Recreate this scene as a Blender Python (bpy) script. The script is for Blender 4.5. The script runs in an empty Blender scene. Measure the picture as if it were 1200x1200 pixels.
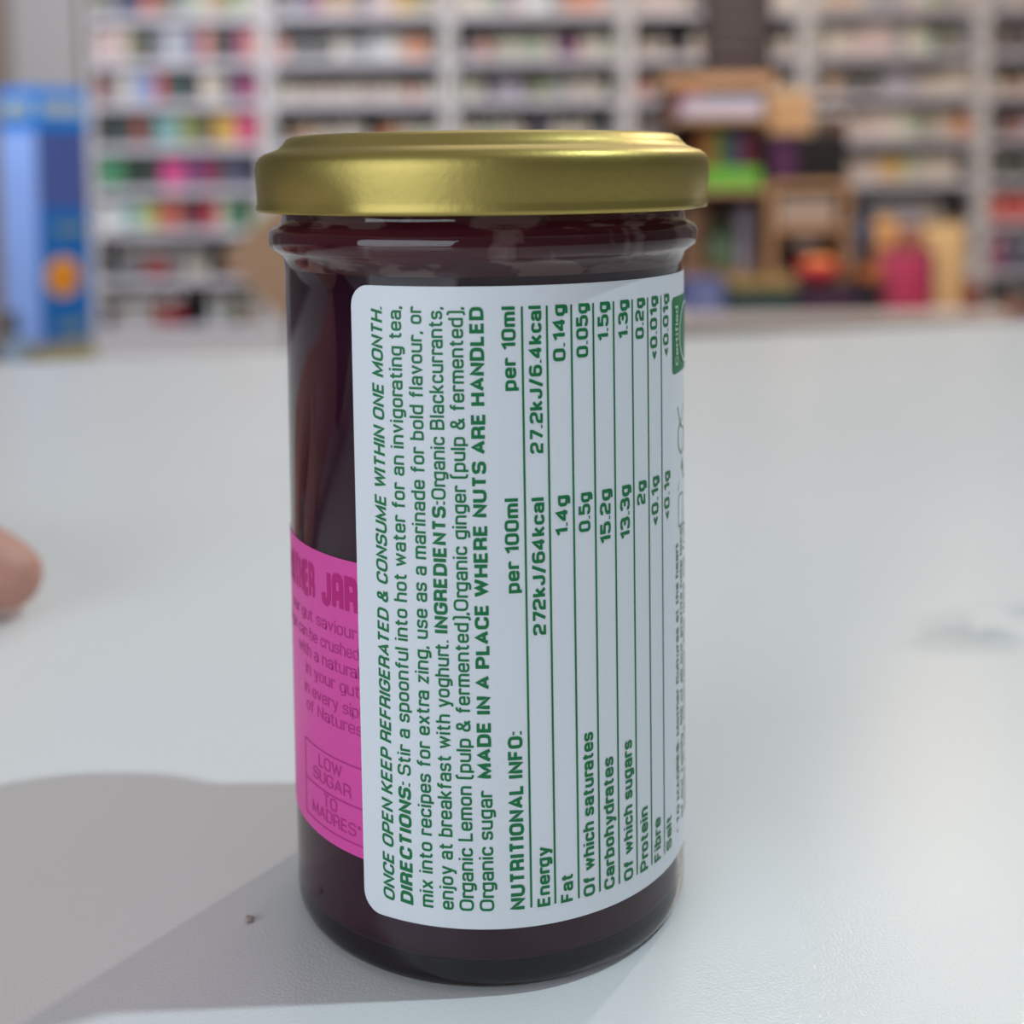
import bpy, bmesh, math, random
from mathutils import Vector, Matrix
random.seed(7)
PI = math.pi
scene = bpy.context.scene
col = scene.collection

# ------------------------------------------------------------------ camera, world, lights, exposure
cd = bpy.data.cameras.new('camera'); cam = bpy.data.objects.new('camera', cd); col.objects.link(cam)
cd.sensor_width = 36.0; cd.lens = 44.72; cd.shift_y = -0.2576; cd.clip_start = 0.01; cd.clip_end = 60
rt, up, fw = Vector((0.999939, -0.000664, -0.01099)), Vector((0.01101, 0.060343, 0.998117)), Vector((0, 0.998177, -0.060346))
mw = Matrix((rt, up, -fw)).transposed().to_4x4(); mw.translation = Vector((0.00449, -0.20541, 0.11669))
cam.matrix_world = mw
cd.dof.use_dof = True; cd.dof.focus_distance = 0.182; cd.dof.aperture_fstop = 11.2; cd.dof.aperture_blades = 0
scene.camera = cam
vs = scene.view_settings
vs.view_transform = 'Standard'; vs.look = 'None'; vs.gamma = 1.0; vs.exposure = 0.26; vs.use_curve_mapping = False

world = bpy.data.worlds.new('world'); scene.world = world; world.use_nodes = True
bg = world.node_tree.nodes['Background']; bg.inputs[0].default_value = (0.88, 0.88, 0.90, 1); bg.inputs[1].default_value = 0.10

def lamp(name, kind, loc, power, color, size, target=(0, 0, 0.03), size_y=None):
    l = bpy.data.lights.new(name, kind); o = bpy.data.objects.new(name, l); col.objects.link(o)
    o.location = loc; l.energy = power; l.color = color
    if kind == 'AREA':
        l.shape = 'RECTANGLE' if size_y else 'DISK'; l.size = size
        if size_y: l.size_y = size_y
    else:
        l.shadow_soft_size = size
    if kind == 'SPOT': l.spot_size = math.radians(70); l.spot_blend = 0.5
    o.rotation_euler = (Vector(target) - Vector(loc)).to_track_quat('-Z', 'Y').to_euler()
    return o
lamp('downlight_cool', 'SPOT', (1.05, 0.02, 1.72), 54, (0.74, 0.93, 1.0), 0.022)
lamp('downlight_warm', 'SPOT', (1.12, 1.66, 1.42), 34, (1.0, 0.86, 0.72), 0.03)
lamp('far_downlight_warm', 'SPOT', (1.10, 3.00, 1.72), 8.5, (1.0, 0.80, 0.62), 0.07)
lamp('far_downlight_pale', 'SPOT', (1.85, 4.6, 2.05), 2.5, (1.0, 0.88, 0.72), 0.05)
lamp('shop_window', 'AREA', (-2.2, -2.6, 1.0), 66, (0.80, 0.91, 1.0), 3.4, (0, 0, 0.05), 2.2)
lamp('ceiling_fill', 'AREA', (0, 0.5, 2.2), 11, (0.95, 0.96, 1.0), 4.0, (0, 0.5, 0), 4.0)  # unseen soft fill added above the counter in place of world light
lamp('ceiling_fill', 'AREA', (-2.0, 3.7, 2.1), 92, (0.86, 0.90, 1.0), 2.0, (-1.6, 6.8, -0.35), 1.2)  # cool fill added to light the left shelves, no fixture in view
lamp('ceiling_fill', 'AREA', (1.9, 3.1, 2.1), 70, (1.0, 0.82, 0.68), 2.0, (1.8, 6.8, -0.35), 1.2)  # warm fill added to light the right shelves, no fixture in view
lamp('ceiling_fill', 'AREA', (0.2, 2.2, 2.1), 18, (1.0, 0.95, 0.9), 1.2, (0.2, 3.5, -0.9), 1.2)  # weak fill added between counter and shelves, no fixture in view

# ------------------------------------------------------------------ helpers
def lin(c):
    return tuple((x / 12.92 if x <= 0.04045 else ((x + 0.055) / 1.055) ** 2.4) for x in [v / 255 for v in c])
MATS = {}
def mat(name, rgb, rough=0.5, metal=0.0, spec=0.5, noise=0.0, nscale=20, bump=0.0, bscale=200, coat=0.0, emit=None):
    if name in MATS: return MATS[name]
    m = bpy.data.materials.new(name); m.use_nodes = True; nt = m.node_tree; b = nt.nodes['Principled BSDF']
    c = (*lin(rgb), 1)
    b.inputs['Base Color'].default_value = c; b.inputs['Roughness'].default_value = rough
    b.inputs['Metallic'].default_value = metal; b.inputs['Specular IOR Level'].default_value = spec
    b.inputs['Coat Weight'].default_value = coat
    tc = nt.nodes.new('ShaderNodeTexCoord')
    if noise:
        n = nt.nodes.new('ShaderNodeTexNoise'); n.inputs['Scale'].default_value = nscale; n.inputs['Detail'].default_value = 4
        nt.links.new(tc.outputs['Object'], n.inputs['Vector'])
        mx = nt.nodes.new('ShaderNodeMix'); mx.data_type = 'RGBA'
        mx.inputs['A'].default_value = tuple(x * (1 - noise) for x in c[:3]) + (1,)
        mx.inputs['B'].default_value = tuple(min(1, x * (1 + noise)) for x in c[:3]) + (1,)
        nt.links.new(n.outputs['Fac'], mx.inputs['Factor']); nt.links.new(mx.outputs['Result'], b.inputs['Base Color'])
    if bump:
        n = nt.nodes.new('ShaderNodeTexNoise'); n.inputs['Scale'].default_value = bscale; n.inputs['Detail'].default_value = 2
        nt.links.new(tc.outputs['Object'], n.inputs['Vector'])
        bp = nt.nodes.new('ShaderNodeBump'); bp.inputs['Strength'].default_value = bump; bp.inputs['Distance'].default_value = 0.001
        nt.links.new(n.outputs['Fac'], bp.inputs['Height']); nt.links.new(bp.outputs['Normal'], b.inputs['Normal'])
    MATS[name] = m
    return m

def link(name, me, parent=None, loc=None):
    o = bpy.data.objects.new(name, me); col.objects.link(o)
    if parent is not None: o.parent = parent
    if loc is not None: o.location = loc
    return o
def obj(name, bm, m, parent=None, loc=None, smooth=False):
    me = bpy.data.meshes.new(name)
    bmesh.ops.recalc_face_normals(bm, faces=bm.faces)
    bm.to_mesh(me); bm.free()
    for mm in (m if isinstance(m, (list, tuple)) else [m]): me.materials.append(mm)
    if smooth: me.shade_smooth()
    return link(name, me, parent, loc)
def empty(name, loc, label, cat, group=None):
    o = bpy.data.objects.new(name, None); col.objects.link(o); o.location = loc; o.empty_display_size = 0.05
    return tag(o, label, cat, group)
def tag(o, label=None, cat=None, group=None, kind=None):
    if label: o['label'] = label
    if cat: o['category'] = cat
    if group: o['group'] = group
    if kind: o['kind'] = kind
    return o
def addbox(bm, x0, x1, y0, y1, z0, z1, bev=0.0, mi=0, rot=None):
    r = bmesh.ops.create_cube(bm, size=1)
    M = Matrix.Translation(((x0 + x1) / 2, (y0 + y1) / 2, (z0 + z1) / 2)) @ (rot or Matrix.Identity(4)) @ Matrix.Diagonal((x1 - x0, y1 - y0, z1 - z0, 1))
    bmesh.ops.transform(bm, matrix=M, verts=r['verts'])
    fs = {f for v in r['verts'] for f in v.link_faces}
    for f in fs: f.material_index = mi
    if bev:
        es = {e for f in fs for e in f.edges}
        rb = bmesh.ops.bevel(bm, geom=list(es), offset=bev, segments=2, affect='EDGES', profile=0.5)
        for f in rb['faces']: f.material_index = mi
    return bm
def box(*a, **k):
    bm = bmesh.new(); return addbox(bm, *a, **k)
def lathe(bm, prof, n=24, mi=None, cx=0, cy=0, fn=None):
    """prof: list of (r, z); fn(r, z, angle) may reshape the radius."""
    rings = []
    for k, (r, z) in enumerate(prof):
        if r < 1e-6:
            rings.append([bm.verts.new((cx, cy, z))])
        else:
            ring = []
            for i in range(n):
                a = 2 * PI * i / n; rr = fn(r, z, a) if fn else r
                ring.append(bm.verts.new((cx + rr * math.cos(a), cy + rr * math.sin(a), z)))
            rings.append(ring)
    for k in range(len(rings) - 1):
        A, B = rings[k], rings[k + 1]
        for i in range(n):
            j = (i + 1) % n
            if len(A) == 1 and len(B) == 1: continue
            if len(A) == 1: f = bm.faces.new((A[0], B[i], B[j]))
            elif len(B) == 1: f = bm.faces.new((A[i], A[j], B[0]))
            else: f = bm.faces.new((A[i], A[j], B[j], B[i]))
            f.smooth = True
            if mi: f.material_index = mi[k]
    return bm

# ------------------------------------------------------------------ counter (rotated 11.8 degrees to the shelves)
m_top = bpy.data.materials.new('white_worktop'); m_top.use_nodes = True
nt = m_top.node_tree; b = nt.nodes['Principled BSDF']; N = nt.nodes.new; L = nt.links.new
b.inputs['Roughness'].default_value = 0.17; b.inputs['Specular IOR Level'].default_value = 0.5
tc = N('ShaderNodeTexCoord')
base = N('ShaderNodeMix'); base.data_type = 'RGBA'
base.inputs['A'].default_value = (0.76, 0.765, 0.77, 1); base.inputs['B'].default_value = (0.84, 0.84, 0.84, 1)
n1 = N('ShaderNodeTexNoise'); n1.inputs['Scale'].default_value = 5; n1.inputs['Detail'].default_value = 3
L(tc.outputs['Object'], n1.inputs['Vector']); L(n1.outputs['Fac'], base.inputs['Factor'])
# grey smudge on the right of the counter, with a shape of its own
geo = N('ShaderNodeNewGeometry')
n2 = N('ShaderNodeTexNoise'); n2.inputs['Scale'].default_value = 32; n2.inputs['Detail'].default_value = 5
L(geo.outputs['Position'], n2.inputs['Vector'])
mp = N('ShaderNodeMapping'); mp.vector_type = 'TEXTURE'
mp.inputs['Location'].default_value = (0.137, 0.113, 0); mp.inputs['Rotation'].default_value = (0, 0, 0.35); mp.inputs['Scale'].default_value = (0.042, 0.017, 1)
L(geo.outputs['Position'], mp.inputs['Vector'])
ln = N('ShaderNodeVectorMath'); ln.operation = 'LENGTH'; L(mp.outputs['Vector'], ln.inputs[0])
rmp = N('ShaderNodeMapRange'); rmp.inputs['From Min'].default_value = 1.15; rmp.inputs['From Max'].default_value = 0.35
L(ln.outputs['Value'], rmp.inputs['Value'])
ct = N('ShaderNodeMapRange'); ct.inputs['From Min'].default_value = 0.44; ct.inputs['From Max'].default_value = 0.58
L(n2.outputs['Fac'], ct.inputs['Value'])
mu = N('ShaderNodeMath'); mu.operation = 'MULTIPLY'; L(rmp.outputs['Result'], mu.inputs[0]); L(ct.outputs['Result'], mu.inputs[1])
mu2 = N('ShaderNodeMath'); mu2.operation = 'MULTIPLY'; mu2.inputs[1].default_value = 0.75; L(mu.outputs[0], mu2.inputs[0])
st = N('ShaderNodeMix'); st.data_type = 'RGBA'; st.inputs['B'].default_value = (0.36, 0.42, 0.46, 1)
L(base.outputs['Result'], st.inputs['A']); L(mu2.outputs[0], st.inputs['Factor']); L(st.outputs['Result'], b.inputs['Base Color'])
n3 = N('ShaderNodeTexNoise'); n3.inputs['Scale'].default_value = 2200; n3.inputs['Detail'].default_value = 2
L(tc.outputs['Object'], n3.inputs['Vector'])
bp = N('ShaderNodeBump'); bp.inputs['Strength'].default_value = 0.16; bp.inputs['Distance'].default_value = 0.0004
L(n3.outputs['Fac'], bp.inputs['Height']); L(bp.outputs['Normal'], b.inputs['Normal'])

m_cab = mat('counter_panel', (205, 203, 200), 0.5, noise=0.03)
counter = empty('shop_counter', (0, 0, 0), 'white shop counter with a smooth top carrying the jar', 'counter')
counter.rotation_euler = (0, 0, math.radians(11.8))
# far edge line in the rotated frame: y' = 0.6425
obj('worktop', box(-1.3, 1.5, -0.75, 0.6425, -0.038, 0.0, bev=0.003), m_top, counter)
obj('side_panel', box(-1.27, -1.22, -0.70, 0.60, -0.953, -0.038, bev=0.002), m_cab, counter)
obj('side_panel', box(1.42, 1.47, -0.70, 0.60, -0.953, -0.038, bev=0.002), m_cab, counter)
obj('customer_panel', box(-1.22, 1.42, 0.56, 0.60, -0.953, -0.038, bev=0.002), m_cab, counter)

# ------------------------------------------------------------------ room
m_floor = mat('pale_floor', (176, 176, 180), 0.45, noise=0.08, nscale=3)
tag(obj('floor', box(-5, 5, -3, 7.3, -1.0, -0.953), m_floor), 'pale grey shop floor', kind='structure')
m_wall = mat('shop_wall', (178, 170, 162), 0.8, noise=0.03)
tag(obj('wall_back', box(-5, 5, 7.2, 7.3, -0.953, 2.4), m_wall), 'pale wall behind the shelving', kind='structure')
tag(obj('wall_left', box(-2.68, -2.325, 6.70, 6.78, -0.953, 2.4, bev=0.01), mat('pillar_paint', (152, 148, 145), 0.7, noise=0.03)), 'smooth beige wall section left of the shelving', kind='structure')
tag(obj('trim_1', box(-3.05, -2.68, 6.72, 6.78, -0.953, 2.4, bev=0.005), mat('brown_trim', (120, 104, 94), 0.6)), 'brown upright trim at the left wall end', kind='structure')

# ------------------------------------------------------------------ the jar
R = 0.0318
jar = empty('preserve_jar', (0, 0, 0), 'glass jar of dark purple blackcurrant preserve with gold lid and white label', 'jar')

gl = bpy.data.materials.new('clear_glass'); gl.use_nodes = True; g = gl.node_tree.nodes['Principled BSDF']
g.inputs['Base Color'].default_value = (0.97, 0.98, 0.99, 1); g.inputs['Transmission Weight'].default_value = 1
g.inputs['IOR'].default_value = 1.5; g.inputs['Roughness'].default_value = 0.0
mm = 0.001
outer = [(0, .9), (24, .9), (27.5, .25), (29.2, 0), (30.4, .35), (31.3, 1.1), (31.72, 2.2), (31.8, 3.6)]
outer += [(31.8, z) for z in (12, 30, 50, 70, 90, 100)] + [(31.8, 102.2), (32.0, 103.2), (32.35, 104.1), (33.2, 104.7), (34.0, 105.3), (34.25, 106.2), (34.25, 107.3), (33.9, 108.1), (32.9, 108.6), (32.3, 109.0), (32.1, 110), (32.1, 116), (31.8, 118.2), (31.2, 118.6), (30.2, 118.6), (29.7, 118.0)]
inner = [(29.7, 112), (29.7, 108), (29.75, 104.5), (29.6, 101), (29.6, 80), (29.6, 50), (29.6, 20), (29.6, 7), (29.2, 5.0), (28.0, 3.9), (26, 3.5), (0, 3.5)]
bm = bmesh.new(); lathe(bm, [(r * mm, z * mm) for r, z in outer + inner], 160)
glass = obj('glass_body', bm, gl, jar, smooth=True)
glass['label'] = 'clear glass jar body with a rounded collar below the lid'

lq = bpy.data.materials.new('purple_preserve'); lq.use_nodes = True; nt = lq.node_tree; b = nt.nodes['Principled BSDF']
b.inputs['Roughness'].default_value = 0.5; b.inputs['Specular IOR Level'].default_value = 0.02
tc = nt.nodes.new('ShaderNodeTexCoord'); n = nt.nodes.new('ShaderNodeTexNoise'); n.inputs['Scale'].default_value = 90; n.inputs['Detail'].default_value = 4
mx = nt.nodes.new('ShaderNodeMix'); mx.data_type = 'RGBA'; mx.inputs['A'].default_value = (0.044, 0.006, 0.021, 1); mx.inputs['B'].default_value = (0.075, 0.014, 0.039, 1)
nt.links.new(tc.outputs['Object'], n.inputs['Vector']); nt.links.new(n.outputs['Fac'], mx.inputs['Factor']); nt.links.new(mx.outputs['Result'], b.inputs['Base Color'])
bm = bmesh.new(); lathe(bm, [(r * mm, z * mm) for r, z in [(0, 3.45), (26, 3.45), (28.05, 3.85), (29.25, 4.97), (29.66, 7), (29.66, 30), (29.66, 60), (29.66, 90), (29.66, 102.3), (29.3, 102.1), (28, 102.0), (0, 102.0)]], 120)
o = obj('preserve', bm, lq, jar, smooth=True); o['label'] = 'dark purple blackcurrant preserve filling the jar'

# film of preserve left on the glass above the level
fm = bpy.data.materials.new('preserve_film'); fm.use_nodes = True; nt = fm.node_tree; b = nt.nodes['Principled BSDF']
b.inputs['Roughness'].default_value = 0.5; b.inputs['Specular IOR Level'].default_value = 0.02
tc = nt.nodes.new('ShaderNodeTexCoord'); mp = nt.nodes.new('ShaderNodeMapping'); mp.inputs['Scale'].default_value = (120, 120, 260)
n = nt.nodes.new('ShaderNodeTexNoise'); n.inputs['Scale'].default_value = 1.0; n.inputs['Detail'].default_value = 3
nt.links.new(tc.outputs['Object'], mp.inputs['Vector']); nt.links.new(mp.outputs['Vector'], n.inputs['Vector'])
rr_ = nt.nodes.new('ShaderNodeMapRange'); rr_.inputs['From Min'].default_value = 0.50; rr_.inputs['From Max'].default_value = 0.56; rr_.inputs['To Min'].default_value = 1.0; rr_.inputs['To Max'].default_value = 0.80
nt.links.new(n.outputs['Fac'], rr_.inputs['Value']); nt.links.new(rr_.outputs['Result'], b.inputs['Alpha'])
fc = nt.nodes.new('ShaderNodeMix'); fc.data_type = 'RGBA'; fc.inputs['A'].default_value = (0.90, 0.55, 0.50, 1); fc.inputs['B'].default_value = (0.085, 0.012, 0.020, 1)
nt.links.new(rr_.outputs['Result'], fc.inputs['Factor']); nt.links.new(fc.outputs['Result'], b.inputs['Base Color'])
bm = bmesh.new(); lathe(bm, [(29.70 * mm, 102.2 * mm), (29.74 * mm, 103.2 * mm), (29.79 * mm, 104.5 * mm), (29.77 * mm, 106 * mm), (29.75 * mm, 108 * mm), (29.75 * mm, 111.8 * mm)], 120)
o = obj('residue', bm, fm, jar, smooth=True); o['label'] = 'patchy maroon smear of preserve on the upper glass'

# gold lid
gold = bpy.data.materials.new('gold_lid'); gold.use_nodes = True; nt = gold.node_tree; b = nt.nodes['Principled BSDF']
b.inputs['Base Color'].default_value = (0.41, 0.315, 0.095, 1); b.inputs['Metallic'].default_value = 1.0; b.inputs['Roughness'].default_value = 0.44
tc = nt.nodes.new('ShaderNodeTexCoord'); n = nt.nodes.new('ShaderNodeTexNoise'); n.inputs['Scale'].default_value = 900; n.inputs['Detail'].default_value = 2
nt.links.new(tc.outputs['Object'], n.inputs['Vector'])
bp = nt.nodes.new('ShaderNodeBump'); bp.inputs['Strength'].default_value = 0.12; bp.inputs['Distance'].default_value = 0.0003
nt.links.new(n.outputs['Fac'], bp.inputs['Height']); nt.links.new(bp.outputs['Normal'], b.inputs['Normal'])
lugs = [math.radians(-90 - 43), math.radians(-90 + 72), math.radians(90 + 14)]
def lug(r, z, a):
    if z > 0.1165: return r
    d = min(abs((a - l + PI) % (2 * PI) - PI) for l in lugs)
    w = max(0, 1 - (d / 0.30) ** 2) ** 2
    h = max(0, (0.1165 - z) / 0.0055)
    return r - 0.0013 * w * min(1, h) ** 1.5 if z > 0.1108 else r - 0.0009 * w
lidp = [(0, 121.3), (24, 121.3), (26.5, 121.5), (27.8, 122.1), (29.0, 122.45), (30.2, 122.35), (31.2, 121.9), (31.9, 121.1), (32.5, 120.5), (33.4, 120.15), (34.6, 119.75), (35.4, 119.2), (35.85, 118.3), (36.0, 117.2)]
lidp += [(36.0, 116.4), (36.0, 115.4), (35.95, 114.4), (35.9, 113.4), (35.85, 112.6), (35.85, 112.0), (36.0, 111.5), (36.0, 111.1), (35.75, 110.8), (35.3, 110.75), (34.9, 111.0), (34.8, 111.5), (35.0, 113), (35.1, 116.5), (34.5, 118.6), (32.5, 119.3), (0, 120.4)]
bm = bmesh.new(); lathe(bm, [(r * mm, z * mm) for r, z in lidp], 240, fn=lug)
o = obj('lid', bm, gold, jar, smooth=True); o['label'] = 'gold metal twist-off lid with a raised rim'

# ---- labels: curved sheets around the glass, s = arc length from the front in mm, z in mm
def wrap(s, z, off):
    s = s - (z - 12.6) * 0.0055
    th = s * mm / R; rr = R + off
    return (rr * math.sin(th), -rr * math.cos(th), z * mm)
def sheet(s0, s1, z0, z1, rad, off, nseg=90, thick=0.00008, straight=False):
    """rounded-corner sheet; columns of quads follow the curve"""
    bm = bmesh.new(); ss = [s0 + (s1 - s0) * i / nseg for i in range(nseg + 1)]
    ss += [s0 + rad * (1 - math.cos(k * PI / 12)) for k in range(1, 6)] + [s1 - rad * (1 - math.cos(k * PI / 12)) for k in range(1, 6)]
    ss = sorted(set(round(s, 4) for s in ss)); colv = []
    for s in ss:
        d = min(s - s0, s1 - s); ins = rad - math.sqrt(max(0, rad * rad - (rad - d) ** 2)) if d < rad else 0
        colv.append([[bm.verts.new(wrap(s, z0 + ins + (z1 - z0 - 2 * ins) * t / 12, o_)) for t in range(13)] for o_ in (off, off + thick)])
    for i in range(len(ss) - 1):
        for k in (0, 1):
            for t in range(12): bm.faces.new((colv[i][k][t], colv[i + 1][k][t], colv[i + 1][k][t + 1], colv[i][k][t + 1]))
        for t in (0, 12): bm.faces.new((colv[i][0][t], colv[i + 1][0][t], colv[i + 1][1][t], colv[i][1][t]))
    for i in (0, len(ss) - 1):
        for t in range(12): bm.faces.new((colv[i][0][t], colv[i][1][t], colv[i][1][t + 1], colv[i][0][t + 1]))
    return bm
m_lab = mat('label_paper', (222, 224, 230), 0.38, spec=0.4)
m_green = mat('green_print', (8, 112, 62), 0.45, spec=0.35)
m_pinkl = mat('pink_label', (216, 72, 158), 0.4, spec=0.4)
m_magenta = mat('magenta_print', (182, 28, 116), 0.45, spec=0.3)
m_rose = mat('dark_pink_print', (180, 48, 128), 0.45, spec=0.3)
m_mint = mat('pale_mint_print', (190, 222, 200), 0.45)
white = obj('white_label', sheet(-19.0, 58.0, 9.9, 101.0, 3.0, 0.00010), m_lab, jar, smooth=False)
white['label'] = 'white paper label with green printing turned on its side'
pink = obj('pink_label', sheet(-72.0, -17.5, 17.2, 60.9, 0.6, 0.00001), m_pinkl, jar)
pink['label'] = 'bright pink label partly under the white one'

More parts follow.
